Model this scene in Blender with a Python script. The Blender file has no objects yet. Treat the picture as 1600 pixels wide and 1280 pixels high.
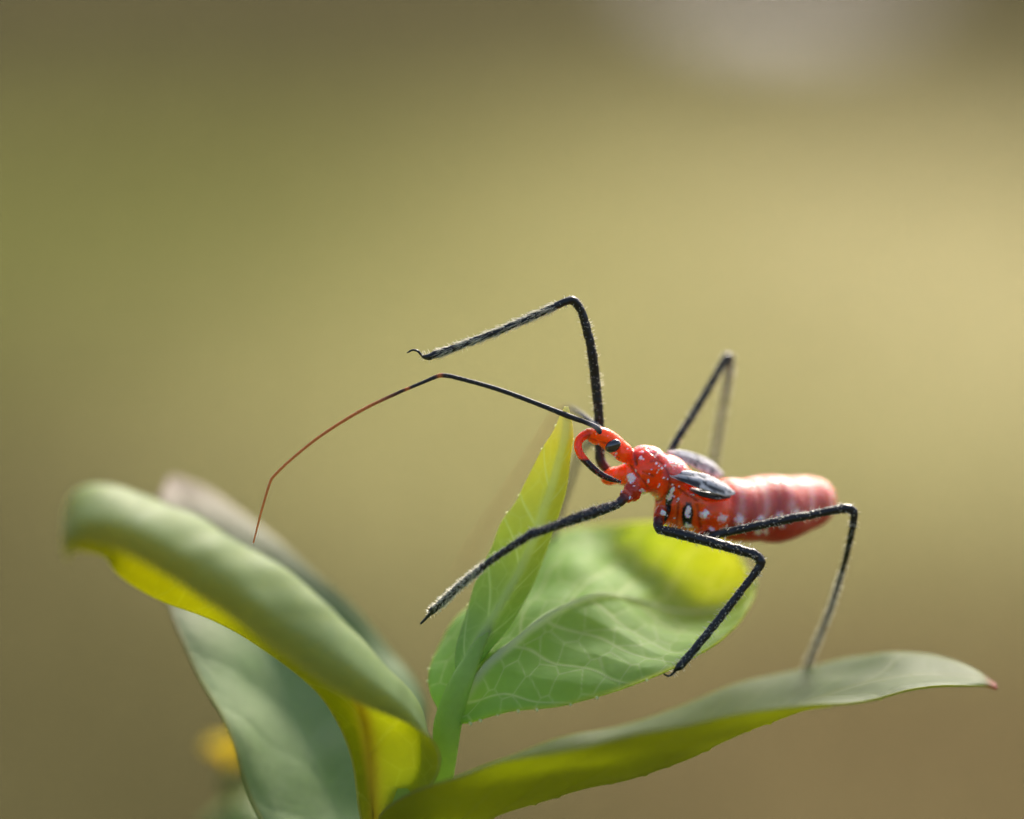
import bpy, math, random
import numpy as np

# ------------------------------------------------------------------ camera, sky, sun, exposure
# Lengths are in millimetres while building (1 photo pixel = 1/40 mm in the plane of focus) and
# are written to Blender in metres.  The ground is z = 0, the bug sits 0.35 m above it.
MM = 0.001
random.seed(4); rng = np.random.default_rng(4)
sc = bpy.context.scene
col = sc.collection
TILT = math.radians(9.0); DIST = 180.0; K = 7200.0
FWD = np.array([0, math.cos(TILT), -math.sin(TILT)])
UPV = np.array([0, math.sin(TILT), math.cos(TILT)])
RGT = np.array([1.0, 0, 0])
CENTRE = np.array([0, 0, 350.0])
CAM = CENTRE - FWD * DIST

cam_d = bpy.data.cameras.new('camera'); cam = bpy.data.objects.new('camera', cam_d); col.objects.link(cam)
cam.location = CAM * MM; cam.rotation_euler = (math.pi / 2 - TILT, 0, 0)
cam_d.sensor_width = 36.0; cam_d.lens = 36.0 * DIST / 40.0
cam_d.clip_start = 0.01; cam_d.clip_end = 500
cam_d.dof.use_dof = True; cam_d.dof.focus_distance = DIST * MM
cam_d.dof.aperture_fstop = cam_d.lens / 12.0          # 12 mm wide pupil
sc.camera = cam

TO_SUN = np.array([0.30, 0.78, 0.68]); TO_SUN /= np.linalg.norm(TO_SUN)
SUN_EL = math.asin(TO_SUN[2]); SUN_AZ = math.atan2(TO_SUN[0], TO_SUN[1])
world = bpy.data.worlds.new('World'); sc.world = world; world.use_nodes = True
wn = world.node_tree; wn.nodes.clear()
wo = wn.nodes.new('ShaderNodeOutputWorld'); wb = wn.nodes.new('ShaderNodeBackground')
sk = wn.nodes.new('ShaderNodeTexSky'); sk.sky_type = 'NISHITA'; sk.sun_disc = False
sk.sun_elevation = SUN_EL; sk.sun_rotation = SUN_AZ; sk.dust_density = 4.5; sk.air_density = 1.0
wb.inputs['Strength'].default_value = 0.15
wn.links.new(sk.outputs[0], wb.inputs['Color']); wn.links.new(wb.outputs[0], wo.inputs['Surface'])

sun_d = bpy.data.lights.new('sun', 'SUN'); sun = bpy.data.objects.new('sun', sun_d); col.objects.link(sun)
sun_d.energy = 3.6; sun_d.angle = math.radians(13.0); sun_d.color = (1.0, 0.93, 0.82)
from mathutils import Vector
sun.rotation_euler = Vector(TO_SUN).to_track_quat('Z', 'Y').to_euler()
sun.location = (0.3, 0.7, 1.2)

sc.view_settings.view_transform = 'Standard'; sc.view_settings.look = 'None'
sc.view_settings.exposure = 0.65; sc.view_settings.gamma = 1.0
sc.view_settings.use_curve_mapping = False
sc.cycles.use_denoising = True; sc.cycles.denoiser = 'OPENIMAGEDENOISE'; sc.cycles.denoising_prefilter = 'ACCURATE'; sc.cycles.denoising_input_passes = 'RGB_ALBEDO'
sc.cycles.use_adaptive_sampling = False
sc.cycles.max_bounces = 14; sc.cycles.diffuse_bounces = 6; sc.cycles.transmission_bounces = 10
sc.cycles.sample_clamp_indirect = 6.0

# ------------------------------------------------------------------ helpers
def P(px, py, d=0.0):
    return CAM + (DIST + d) * (FWD + RGT * ((px - 800) / K) + UPV * ((640 - py) / K))

def proj(pts):
    q = pts - CAM; z = q @ FWD
    return 800 + K * (q @ RGT) / z, 640 - K * (q @ UPV) / z, z - DIST

def catmull(pts, t):
    """pts (n, ...) control points at integer parameters, t in [0, n-1]."""
    pts = np.asarray(pts, float); n = len(pts)
    ext = np.concatenate([[2 * pts[0] - pts[1]], pts, [2 * pts[-1] - pts[-2]]])
    t = np.asarray(t, float); i = np.clip(np.floor(t).astype(int), 0, n - 2); f = t - i
    f = f.reshape(f.shape + (1,) * (pts.ndim - 1))
    a, b, c, d = ext[i], ext[i + 1], ext[i + 2], ext[i + 3]
    return 0.5 * (2 * b + (c - a) * f + (2 * a - 5 * b + 4 * c - d) * f ** 2 + (3 * b - a - 3 * c + d) * f ** 3)

def nrm(v):
    return v / np.maximum(np.linalg.norm(v, axis=-1, keepdims=True), 1e-12)

def value_noise(p, scale, seed=0):
    """smooth 3-D value noise in [0, 1] on points (n, 3)"""
    q = p / scale + 1000.0; i = np.floor(q).astype(np.int64); f = q - i; f = f * f * (3 - 2 * f)
    def h(ix):
        n = (ix[..., 0] * 73856093) ^ (ix[..., 1] * 19349663) ^ (ix[..., 2] * 83492791) ^ (seed * 2654435)
        n = (n ^ (n >> 13)) * 1274126177 & 0x7fffffff
        n = (n ^ (n >> 16)) & 0xffff
        return n / 65535.0
    out = 0
    for dx in (0, 1):
        for dy in (0, 1):
            for dz in (0, 1):
                w = (f[..., 0] if dx else 1 - f[..., 0]) * (f[..., 1] if dy else 1 - f[..., 1]) * (f[..., 2] if dz else 1 - f[..., 2])
                out = out + w * h(i + np.array([dx, dy, dz]))
    return out

def smooth(a, b, x):
    t = np.clip((x - a) / (b - a), 0, 1); return t * t * (3 - 2 * t)

def empty(name, base_mm, label, cat, group=None):
    o = bpy.data.objects.new(name, None); col.objects.link(o)
    o.location = np.asarray(base_mm) * MM; o.empty_display_size = 0.002
    o['label'] = label; o['category'] = cat
    if group: o['group'] = group
    return o

def root_loc(o):
    v = Vector((0, 0, 0))
    while o is not None:
        v = v + o.location; o = o.parent
    return np.array(v)

def build(name, verts, faces, m, parent=None, attrs=None, colour=None, flat=False, kind=None, label=None):
    off = root_loc(parent) if parent is not None else np.zeros(3)
    v = np.asarray(verts, float) * MM - off
    me = bpy.data.meshes.new(name)
    me.from_pydata(v.tolist(), [], [list(map(int, f)) for f in faces] if not isinstance(faces, np.ndarray) else faces.tolist())
    if not flat: me.polygons.foreach_set('use_smooth', np.ones(len(me.polygons), bool))
    for k, a in (attrs or {}).items():
        at = me.attributes.new(k, 'FLOAT', 'POINT'); at.data.foreach_set('value', np.asarray(a, np.float32).ravel())
    if colour is not None:
        at = me.attributes.new('col', 'FLOAT_COLOR', 'POINT')
        c4 = np.concatenate([colour, np.ones((len(colour), 1))], 1).astype(np.float32)
        at.data.foreach_set('color', c4.ravel())
    me.materials.append(m); me.update()
    o = bpy.data.objects.new(name, me); col.objects.link(o)
    if parent is not None: o.parent = parent
    if kind: o['kind'] = kind
    if label: o['label'] = label
    return o

class Mesh:
    def __init__(s): s.v = []; s.f = []; s.c = []; s.n = 0
    def add(s, v, f, c=None):
        v = np.asarray(v, float)
        s.v.append(v); s.f += [[i + s.n for i in q] for q in (f.tolist() if isinstance(f, np.ndarray) else f)]; s.n += len(v)
        if c is not None: s.c.append(c)
    def verts(s): return np.concatenate(s.v)

def tube(pts, rad, step=0.06, nseg=14, flat=1.0, flatdir=None, jitter=0.0, seed=1):
    """tapered tube through points; returns verts, faces, u per vertex, centre line, radii, normals"""
    pts = np.asarray(pts, float); rad = np.asarray(rad, float)
    seg = np.linalg.norm(np.diff(pts, axis=0), axis=1)
    tt = []
    for i, L in enumerate(seg):
        n = max(2, int(L / step)); tt += [i + k / n for k in range(n)]
    tt.append(len(pts) - 1); tt = np.array(tt)
    c = catmull(pts, tt); r = np.maximum(catmull(rad[:, None], tt)[:, 0], 0.006)
    r0, r1 = r[0], r[-1]
    tan = nrm(np.gradient(c, axis=0))
    # rounded ends
    capn = 4
    pre = [c[0] - tan[0] * r0 * math.sin(a) for a in np.linspace(math.pi / 2, 0.3, capn)]
    prr = [r0 * max(math.cos(a), 0.02) for a in np.linspace(math.pi / 2, 0.3, capn)]
    post = [c[-1] + tan[-1] * r1 * math.sin(a) for a in np.linspace(0.3, math.pi / 2, capn)]
    por = [r1 * max(math.cos(a), 0.02) for a in np.linspace(0.3, math.pi / 2, capn)]
    c = np.concatenate([pre, c, post]); r = np.concatenate([prr, r, por])
    tan = np.concatenate([[tan[0]] * capn, tan, [tan[-1]] * capn])
    n0 = flatdir if flatdir is not None else np.array([0.3, 0.2, 0.9])
    ns = []
    n = np.asarray(n0, float)
    for t in tan:
        n = n - t * (n @ t); n = n / np.linalg.norm(n)
        ns.append(n)
    ns = np.array(ns); bs = np.cross(tan, ns)
    a = np.linspace(0, 2 * math.pi, nseg, endpoint=False)
    rr = r[:, None] * np.ones(nseg)
    v = c[:, None, :] + rr[..., None] * (ns[:, None, :] * np.cos(a)[None, :, None] * flat + bs[:, None, :] * np.sin(a)[None, :, None])
    if jitter:
        w = value_noise(v.reshape(-1, 3), 0.09, seed).reshape(rr.shape) - 0.5
        v = v + (v - c[:, None, :]) * (w * jitter)[..., None]
    m = len(c); idx = np.arange(m * nseg).reshape(m, nseg)
    f = np.stack([idx[:-1], np.roll(idx[:-1], -1, 1), np.roll(idx[1:], -1, 1), idx[1:]], -1).reshape(-1, 4)
    faces = f.tolist() + [idx[0][::-1].tolist(), idx[-1].tolist()]
    lens = np.concatenate([[0], np.cumsum(np.linalg.norm(np.diff(c, axis=0), axis=1))])
    u = np.repeat(lens / lens[-1], nseg)
    return v.reshape(-1, 3), faces, u, c, r, tan, ns

def ellipsoid(centre, axes, nu=20, nv=28):
    th = np.linspace(0, math.pi, nu + 1); ph = np.linspace(0, 2 * math.pi, nv, endpoint=False)
    g = np.stack([np.outer(np.cos(th), np.ones(nv)), np.outer(np.sin(th), np.cos(ph)), np.outer(np.sin(th), np.sin(ph))], -1)
    v = centre + g.reshape(-1, 3) @ np.asarray(axes)
    idx = np.arange((nu + 1) * nv).reshape(nu + 1, nv)
    f = np.stack([idx[:-1], idx[1:], np.roll(idx[1:], -1, 1), np.roll(idx[:-1], -1, 1)], -1).reshape(-1, 4)
    return v, f

def hairs(mesh, c, r, tan, ns, n, lmin, lmax, lean, rad=0.006, u0=0.0, u1=1.0, dirw=None):
    """fine tapering bristles rooted on a tube"""
    m = len(c); bs = np.cross(tan, ns)
    for _ in range(n):
        k = int((u0 + (u1 - u0) * random.random()) * (m - 1)); a = random.uniform(0, 2 * math.pi)
        out = ns[k] * math.cos(a) + bs[k] * math.sin(a)
        L = random.uniform(lmin, lmax)
        d = nrm(out + tan[k] * lean * random.uniform(0.6, 1.3) + np.array([random.gauss(0, .12) for _ in range(3)]))
        b = c[k] + out * r[k] * 0.9
        s = nrm(np.cross(d, tan[k] + 0.01)); s2 = np.cross(d, s)
        bend = d * L + tan[k] * L * 0.12
        mid = b + d * L * 0.55
        ring = [b + rad * (s * math.cos(q) + s2 * math.sin(q)) for q in (0, 2.1, 4.2)]
        ring2 = [mid + rad * 0.7 * (s * math.cos(q) + s2 * math.sin(q)) for q in (0, 2.1, 4.2)]
        mesh.add(ring + ring2 + [b + bend], [[0, 1, 4, 3], [1, 2, 5, 4], [2, 0, 3, 5], [3, 4, 6], [4, 5, 6], [5, 3, 6]])

# ------------------------------------------------------------------ materials
def mat(name):
    m = bpy.data.materials.new(name); m.use_nodes = True; nt = m.node_tree; nt.nodes.clear()
    out = nt.nodes.new('ShaderNodeOutputMaterial')
    return m, nt, out

def N(nt, typ, **kw):
    n = nt.nodes.new(typ)
    for k, v in kw.items():
        if k in n.inputs: n.inputs[k].default_value = v
        else: setattr(n, k, v)
    return n

def mixc(nt, fac, a, b):
    n = nt.nodes.new('ShaderNodeMix'); n.data_type = 'RGBA'
    for sock, val in ((n.inputs[0], fac), (n.inputs[6], a), (n.inputs[7], b)):
        if isinstance(val, bpy.types.NodeSocket): nt.links.new(val, sock)
        elif isinstance(val, tuple): sock.default_value = (*val, 1)
        else: sock.default_value = val
    return n.outputs[2]

def math_n(nt, op, a, b=0.0, clamp=False):
    n = nt.nodes.new('ShaderNodeMath'); n.operation = op; n.use_clamp = clamp
    for s, v in ((n.inputs[0], a), (n.inputs[1], b)):
        if isinstance(v, bpy.types.NodeSocket): nt.links.new(v, s)
        else: s.default_value = v
    return n.outputs[0]

def attr(nt, name, out='Fac'):
    n = nt.nodes.new('ShaderNodeAttribute'); n.attribute_name = name; return n.outputs[out]

def noise(nt, scale, detail=3.0, rough=0.55):
    n = nt.nodes.new('ShaderNodeTexNoise'); n.inputs['Scale'].default_value = scale
    n.inputs['Detail'].default_value = detail; n.inputs['Roughness'].default_value = rough
    g = nt.nodes.new('ShaderNodeNewGeometry'); nt.links.new(g.outputs['Position'], n.inputs['Vector'])
    return n.outputs['Fac']

def leaf_material(name, up_a, up_b, low, vein, trans_a, trans_b, tip=None, tip_from=0.9, trans=0.5, rough=0.45, margin=None, bloom=0.0, vein_amt=0.6, rib=None, far=None):
    m, nt, out = mat(name)
    ns1 = noise(nt, 260.0, 4); ns2 = noise(nt, 3200.0, 3)
    side = attr(nt, 'side'); vn = attr(nt, 'vein'); lu = attr(nt, 'lu'); ed = attr(nt, 'edge')
    r1 = nt.nodes.new('ShaderNodeMapRange'); r1.inputs[1].default_value = 0.35; r1.inputs[2].default_value = 0.65
    nt.links.new(ns1, r1.inputs[0])
    upc = mixc(nt, r1.outputs[0], up_a, up_b)
    base = mixc(nt, side, upc, low)
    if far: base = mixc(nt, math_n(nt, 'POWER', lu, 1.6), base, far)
    base = mixc(nt, math_n(nt, 'MULTIPLY', vn, vein_amt), base, vein)
    if margin: base = mixc(nt, math_n(nt, 'MULTIPLY', ed, 0.75), base, margin)
    speck = math_n(nt, 'MULTIPLY', math_n(nt, 'SUBTRACT', ns2, 0.5), 0.35)
    hsv = N(nt, 'ShaderNodeHueSaturation'); nt.links.new(base, hsv.inputs['Color'])
    nt.links.new(math_n(nt, 'ADD', speck, 1.0), hsv.inputs['Value'])
    base = hsv.outputs['Color']
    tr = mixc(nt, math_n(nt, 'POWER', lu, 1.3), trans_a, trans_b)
    tr = mixc(nt, math_n(nt, 'MULTIPLY', vn, 0.55), tr, tuple(min(1.0, x * 1.5) for x in vein))
    if rib:
        rb = attr(nt, 'rib'); base = mixc(nt, rb, base, rib); tr = mixc(nt, rb, tr, rib)
    if tip:
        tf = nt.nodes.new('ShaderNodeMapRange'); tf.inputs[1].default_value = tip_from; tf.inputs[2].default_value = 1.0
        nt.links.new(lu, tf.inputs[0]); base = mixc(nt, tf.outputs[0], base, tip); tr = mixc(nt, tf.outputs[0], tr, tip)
    pb = N(nt, 'ShaderNodeBsdfPrincipled', Roughness=rough)
    pb.inputs['Specular IOR Level'].default_value = 0.25
    pb.inputs['Sheen Weight'].default_value = bloom; pb.inputs['Sheen Roughness'].default_value = 0.4
    nt.links.new(base, pb.inputs['Base Color'])
    bp = N(nt, 'ShaderNodeBump', Strength=0.25, Distance=0.00006)
    nt.links.new(ns2, bp.inputs['Height']); nt.links.new(bp.outputs[0], pb.inputs['Normal'])
    tb = N(nt, 'ShaderNodeBsdfTranslucent'); nt.links.new(tr, tb.inputs['Color'])
    mx = N(nt, 'ShaderNodeMixShader'); mx.inputs[0].default_value = trans
    nt.links.new(pb.outputs[0], mx.inputs[1]); nt.links.new(tb.outputs[0], mx.inputs[2])
    nt.links.new(mx.outputs[0], out.inputs['Surface'])
    return m

def simple(name, colr, rough=0.5, spec=0.5, trans=0.0, tcol=None, bump=0.0, bscale=9000.0, coat=0.0, sss=0.0):
    m, nt, out = mat(name)
    pb = N(nt, 'ShaderNodeBsdfPrincipled', Roughness=rough)
    pb.inputs['Specular IOR Level'].default_value = spec; pb.inputs['Coat Weight'].default_value = coat
    n1 = noise(nt, bscale, 3)
    c2 = tuple(min(1, x * 1.25 + 0.002) for x in colr); c1 = tuple(x * 0.8 for x in colr)
    nt.links.new(mixc(nt, n1, c1, c2), pb.inputs['Base Color'])
    if sss:
        pb.inputs['Subsurface Weight'].default_value = sss; pb.inputs['Subsurface Radius'].default_value = (1, .5, .3); pb.inputs['Subsurface Scale'].default_value = 0.0003
    if bump:
        bp = N(nt, 'ShaderNodeBump', Strength=bump, Distance=0.00004)
        nt.links.new(n1, bp.inputs['Height']); nt.links.new(bp.outputs[0], pb.inputs['Normal'])
    s = pb.outputs[0]
    if trans:
        tb = N(nt, 'ShaderNodeBsdfTranslucent'); tb.inputs['Color'].default_value = (*(tcol or colr), 1)
        mx = N(nt, 'ShaderNodeMixShader'); mx.inputs[0].default_value = trans
        nt.links.new(s, mx.inputs[1]); nt.links.new(tb.outputs[0], mx.inputs[2]); s = mx.outputs[0]
    nt.links.new(s, out.inputs['Surface'])
    return m

def chitin(name, rough=0.3, sss=0.0, spec=.5, coat=0.0, bump=0.2, bscale=7000.0):
    m, nt, out = mat(name)
    pb = N(nt, 'ShaderNodeBsdfPrincipled', Roughness=rough)
    c = attr(nt, 'col', 'Color'); n1 = noise(nt, bscale, 4)
    h = N(nt, 'ShaderNodeHueSaturation'); nt.links.new(c, h.inputs['Color'])
    nt.links.new(math_n(nt, 'ADD', math_n(nt, 'MULTIPLY', n1, 0.5), 0.75), h.inputs['Value'])
    nt.links.new(h.outputs[0], pb.inputs['Base Color'])
    w = attr(nt, 'wax')
    nt.links.new(math_n(nt, 'ADD', math_n(nt, 'MULTIPLY', w, 0.5), rough, True), pb.inputs['Roughness'])
    pb.inputs['Specular IOR Level'].default_value = spec
    pb.inputs['Coat Weight'].default_value = coat; pb.inputs['Coat Roughness'].default_value = 0.15
    if sss:
        pb.inputs['Subsurface Weight'].default_value = sss
        pb.inputs['Subsurface Radius'].default_value = (1.0, 0.22, 0.03); pb.inputs['Subsurface Scale'].default_value = 0.0010
    bp = N(nt, 'ShaderNodeBump', Strength=bump, Distance=0.00003)
    nt.links.new(n1, bp.inputs['Height']); nt.links.new(bp.outputs[0], pb.inputs['Normal'])
    nt.links.new(pb.outputs[0], out.inputs['Surface'])
    return m

# ------------------------------------------------------------------ the setting: meadow ground, far out of focus
def ground_point(px, py):
    d = FWD + RGT * ((px - 800) / K) + UPV * ((640 - py) / K)
    return CAM + d * (CAM[2] / -d[2])

def meadow_material(name, blade=False):
    m, nt, out = mat(name)
    geo = nt.nodes.new('ShaderNodeNewGeometry'); sep = nt.nodes.new('ShaderNodeSeparateXYZ')
    nt.links.new(geo.outputs['Position'], sep.inputs[0])
    X, Y = sep.outputs[0], sep.outputs[1]
    n1 = noise(nt, 1.3, 3); n2 = noise(nt, 14.0, 3)
    def patch(cx, cy, rx, ry, power=1.0):
        dx = math_n(nt, 'DIVIDE', math_n(nt, 'SUBTRACT', X, cx), rx); dy = math_n(nt, 'DIVIDE', math_n(nt, 'SUBTRACT', Y, cy), ry)
        q = math_n(nt, 'ADD', math_n(nt, 'MULTIPLY', dx, dx), math_n(nt, 'MULTIPLY', dy, dy))
        q = math_n(nt, 'ADD', q, math_n(nt, 'MULTIPLY', math_n(nt, 'SUBTRACT', n1, 0.5), 0.5))
        mr = nt.nodes.new('ShaderNodeMapRange'); mr.interpolation_type = 'SMOOTHSTEP'
        mr.inputs[1].default_value = 1.3; mr.inputs[2].default_value = 0.1; nt.links.new(q, mr.inputs[0])
        return mr.outputs[0]
    def at(px, py): g = ground_point(px, py) * MM; return g[0], g[1]
    soil = mixc(nt, n2, (0.090, 0.080, 0.034), (0.108, 0.096, 0.042))
    c = soil
    x, y = at(1050, 430); c = mixc(nt, patch(x, y, 0.42, 1.3), c, (0.305, 0.282, 0.120))      # dry yellow grass
    x, y = at(1600, 400); c = mixc(nt, patch(x, y, 0.28, 1.0), c, (0.37, 0.332, 0.168))
    x, y = at(80, 330); c = mixc(nt, patch(x, y, 0.34, 0.9), c, (0.150, 0.152, 0.050))          # greener grass
    x, y = at(800, 10); c = mixc(nt, patch(x, y + 1.2, 3.0, 1.7), c, (0.070, 0.060, 0.038))    # bare brown soil farther off
    x, y = at(1210, -95); c = mixc(nt, patch(x, y, 0.15, 0.85), c, (0.95, 0.91, 0.90))           # pale spot: bright background glow painted into the ground colour
    x, y = at(1500, 1180); c = mixc(nt, patch(x, y, 0.20, 0.35), c, (0.155, 0.122, 0.056))        # browner litter
    pb = N(nt, 'ShaderNodeBsdfPrincipled', Roughness=0.8)
    pb.inputs['Specular IOR Level'].default_value = 0.0
    nt.links.new(c, pb.inputs['Base Color'])
    s = pb.outputs[0]
    if blade:
        tb = N(nt, 'ShaderNodeBsdfTranslucent'); nt.links.new(c, tb.inputs['Color'])
        mx = N(nt, 'ShaderNodeMixShader'); mx.inputs[0].default_value = 0.35
        nt.links.new(s, mx.inputs[1]); nt.links.new(tb.outputs[0], mx.inputs[2]); s = mx.outputs[0]
    nt.links.new(s, out.inputs['Surface'])
    return m

gv = [(-80e3, -20e3, 0), (80e3, -20e3, 0), (80e3, 200e3, 0), (-80e3, 200e3, 0)]
ground = build('ground', gv, [[0, 1, 2, 3]], meadow_material('meadow_ground'), flat=True)
ground['kind'] = 'structure'; ground['label'] = 'olive brown meadow ground far out of focus'

gm = Mesh(); gvv = []; gff = []
for i in range(16000):
    y = random.uniform(1000, 7500); x = random.uniform(-1, 1) * (250 + y * 0.16)
    h = random.uniform(14, 42); a = random.uniform(0, 6.28); w = random.uniform(1.2, 2.6)
    lx, ly = random.gauss(0, .45) * h, random.gauss(0, .45) * h
    dx, dy = math.cos(a) * w, math.sin(a) * w; n = len(gvv)
    gvv += [(x - dx, y - dy, -0.5), (x + dx, y + dy, -0.5), (x + lx * .45 + dx * .7, y + ly * .45 + dy * .7, h * .6), (x + lx * .45 - dx * .7, y + ly * .45 - dy * .7, h * .6), (x + lx, y + ly, h)]
    gff += [[n, n + 1, n + 2, n + 3], [n + 3, n + 2, n + 4]]
go = build('meadow_grass', gvv, gff, meadow_material('meadow_blades', True), kind='stuff')
go['label'] = 'short dry meadow grass far behind the plant'; go['category'] = 'grass'

# ------------------------------------------------------------------ the plant
M_stem = leaf_material('stem_green', (0.36, 0.58, 0.11), (0.42, 0.64, 0.16), (0.36, 0.58, 0.11), (0.4, 0.5, 0.22), (0.5, 0.66, 0.14), (0.5, 0.66, 0.14), trans=0.5, rough=0.4)
M_tooth = simple('leaf_gland', (0.75, 0.78, 0.5), rough=0.15, spec=0.6, trans=0.6, tcol=(0.95, 0.95, 0.65))

STEM = P(640, 1345, 1.0)
plant = empty('leafy_plant', (STEM[0], STEM[1] + 4, 0), 'green plant whose sharp young leaves and stem tip carry the red bug', 'plant')

def leaf(name, rows, m, nu, nv, thick=0.16, crease=0.4, mid=None, rib=0.22, ribw=0.22, sec=None, cell=1.1, groove=0.05, quilt=0.05, wob=0.06, seed=1, label=None, teeth=(), tert=0.55, tooth_r=0.05, ridge=0.0):
    """rows[i] = control points across the blade from one margin to the other (px, py, depth); the middle one is the midrib"""
    rr = np.array([[P(*q) for q in row] for row in rows]); nr, nk = rr.shape[:2]
    if mid is None: mid = (nk - 1) // 2
    tu = np.linspace(0, nr - 1, nu)
    R = catmull(rr, tu)                                   # nu, nk, 3
    tv = np.linspace(0, nk - 1, nv)
    sp = catmull(R.transpose(1, 0, 2), tv).transpose(1, 0, 2)
    i = np.clip(np.floor(tv).astype(int), 0, nk - 2); f = (tv - i)[None, :, None]
    ln = R[:, i] * (1 - f) + R[:, i + 1] * f
    p = sp * (1 - crease) + ln * crease
    # length coordinates
    jm = int(round(mid / (nk - 1) * (nv - 1)))
    l = np.concatenate([[0], np.cumsum(np.linalg.norm(np.diff(p[:, jm], axis=0), axis=1))]); Lt = l[-1]
    s = np.concatenate([np.zeros((nu, 1)), np.cumsum(np.linalg.norm(np.diff(p, axis=1), axis=2), axis=1)], 1)
    s = s - s[:, jm:jm + 1]
    lg = np.repeat(l[:, None], nv, 1)
    hw = np.where(s >= 0, np.maximum(s[:, -1:], 1e-3), np.maximum(-s[:, :1], 1e-3)); vn = np.abs(s) / hw
    rs = np.random.default_rng(seed)
    taper = np.clip(1 - lg / Lt, 0.12, 1)
    v1 = np.exp(-(s / (ribw * (0.35 + 0.65 * taper))) ** 2)
    v2 = np.zeros_like(s); dmin = np.full_like(s, 9.0)
    k0 = sec if sec else []
    for (li, sd, slope, curv) in k0:
        on = (s * sd > 0)
        a = np.abs(s); path = li + slope * a + curv * a * a + 0.12 * np.sin(a * 2.3 + li * 5)
        dd = np.where(on, np.abs(lg - path) / math.sqrt(1 + slope * slope), 9.0)
        wv = 0.075 * (1 - 0.6 * vn)
        v2 = np.maximum(v2, np.exp(-(dd / wv) ** 2)); dmin = np.minimum(dmin, dd)
    # fine net of veins: borders of jittered cells
    W = np.abs(s).max(); nx = int(Lt / cell) + 3; ny = int(2 * W / cell) + 3
    gx, gy = np.meshgrid(np.arange(nx) - 1, np.arange(ny) - ny / 2, indexing='ij')
    seeds = np.stack([gx + (gy % 2) * .5, gy], -1).reshape(-1, 2) * cell + rs.uniform(-.38, .38, (nx * ny, 2)) * cell
    q = np.stack([lg, s], -1).reshape(-1, 2); f1 = np.full(len(q), 99.0); f2 = f1.copy()
    for sd_ in seeds:
        dd = np.hypot(q[:, 0] - sd_[0], q[:, 1] - sd_[1])
        f2 = np.minimum(f2, np.maximum(f1, dd)); f1 = np.minimum(f1, dd)
    brd = (f2 - f1).reshape(s.shape)
    v3 = np.exp(-(brd / 0.07) ** 2) * (0.5 + 0.5 * rs.random())
    vein = np.clip(np.maximum(np.maximum(v1 * 0.9, v2 * 0.85), v3 * tert), 0, 1)
    du = np.gradient(p, axis=0); dv = np.gradient(p, axis=1)
    n = nrm(np.cross(du, dv))
    if n[nu // 2, nv // 2][2] < 0: n = -n
    pt = p.reshape(-1, 3)
    lowf = value_noise(pt, 2.2, seed).reshape(s.shape) - .5
    fadem = smooth(0, 0.12, 1 - vn)
    disp = wob * 2 * lowf + quilt * np.minimum(dmin, 0.9) * fadem - groove * (v1 * 1.2 + v2 * 0.8 + v3 * 0.3) + quilt * 0.25 * np.minimum(brd, .5)
    disp = disp + ridge * v1 * (1 - smooth(.45, .75, lg / Lt))
    p = p + n * disp[..., None]
    th = thick * (0.45 + 0.55 * smooth(0, .25, 1 - vn)) * smooth(-0.05, 0.1, 1 - lg / Lt + .02)
    top = p + n * (th / 2)[..., None]
    bot = p - n * (th / 2 + rib * v1 * taper + 0.05 * v2)[..., None]
    edge = smooth(0.955, .985, vn); lu = lg / Lt
    verts = np.concatenate([top.reshape(-1, 3), bot.reshape(-1, 3)])
    idx = np.arange(nu * nv).reshape(nu, nv); o = nu * nv
    ft = np.stack([idx[:-1, :-1], idx[1:, :-1], idx[1:, 1:], idx[:-1, 1:]], -1).reshape(-1, 4)
    # orientation: want top faces along +n
    a0 = verts[ft[len(ft) // 2]]; flip = np.dot(np.cross(a0[1] - a0[0], a0[2] - a0[1]), n.reshape(-1, 3)[ft[len(ft) // 2][0]]) < 0
    if flip: ft = ft[:, ::-1]
    fb = ft[:, ::-1] + o
    loop = np.concatenate([idx[0, :], idx[1:, -1], idx[-1, -2::-1], idx[-2:0:-1, 0]])
    nx_ = np.roll(loop, -1)
    fr = np.stack([loop, nx_, nx_ + o, loop + o], -1)
    if not flip: fr = fr[:, ::-1]
    faces = np.concatenate([ft, fb, fr])
    side = np.concatenate([np.zeros(o), np.ones(o)])
    two = lambda a: np.concatenate([a.ravel(), a.ravel()])
    ob = build('leaf', verts, faces, m, plant, attrs={'vein': two(vein), 'rib': two(v1), 'lu': two(lu), 'edge': two(edge), 'side': side}, label=label)
    if teeth:
        tm = Mesh()
        for (t, j) in teeth:
            k = min(nu - 1, int(t * (nu - 1))); c = (top[k, j] + bot[k, j]) / 2
            outd = nrm(p[k, j] - p[k, j + (1 if j == 0 else -2)]); R_ = tooth_r * random.uniform(.7, 1.25)
            v, f = ellipsoid(c + outd * R_ * .7, np.array([outd * R_ * 1.3, nrm(np.cross(outd, n[k, j])) * R_, n[k, j] * R_]), 6, 8)
            tm.add(v, f)
        build('margin_teeth', tm.verts(), tm.f, M_tooth, ob, kind='stuff')
    return ob

def secs(L, n, slope, curv, start=0.08, seed=0):
    r = random.Random(seed); out = []
    for i in range(n):
        for sd in (1, -1):
            out.append((L * (start + (0.9 - start) * (i + 0.5 * (sd > 0) + r.uniform(-.15, .15)) / n), sd, slope * r.uniform(.8, 1.2), curv))
    return out

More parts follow.
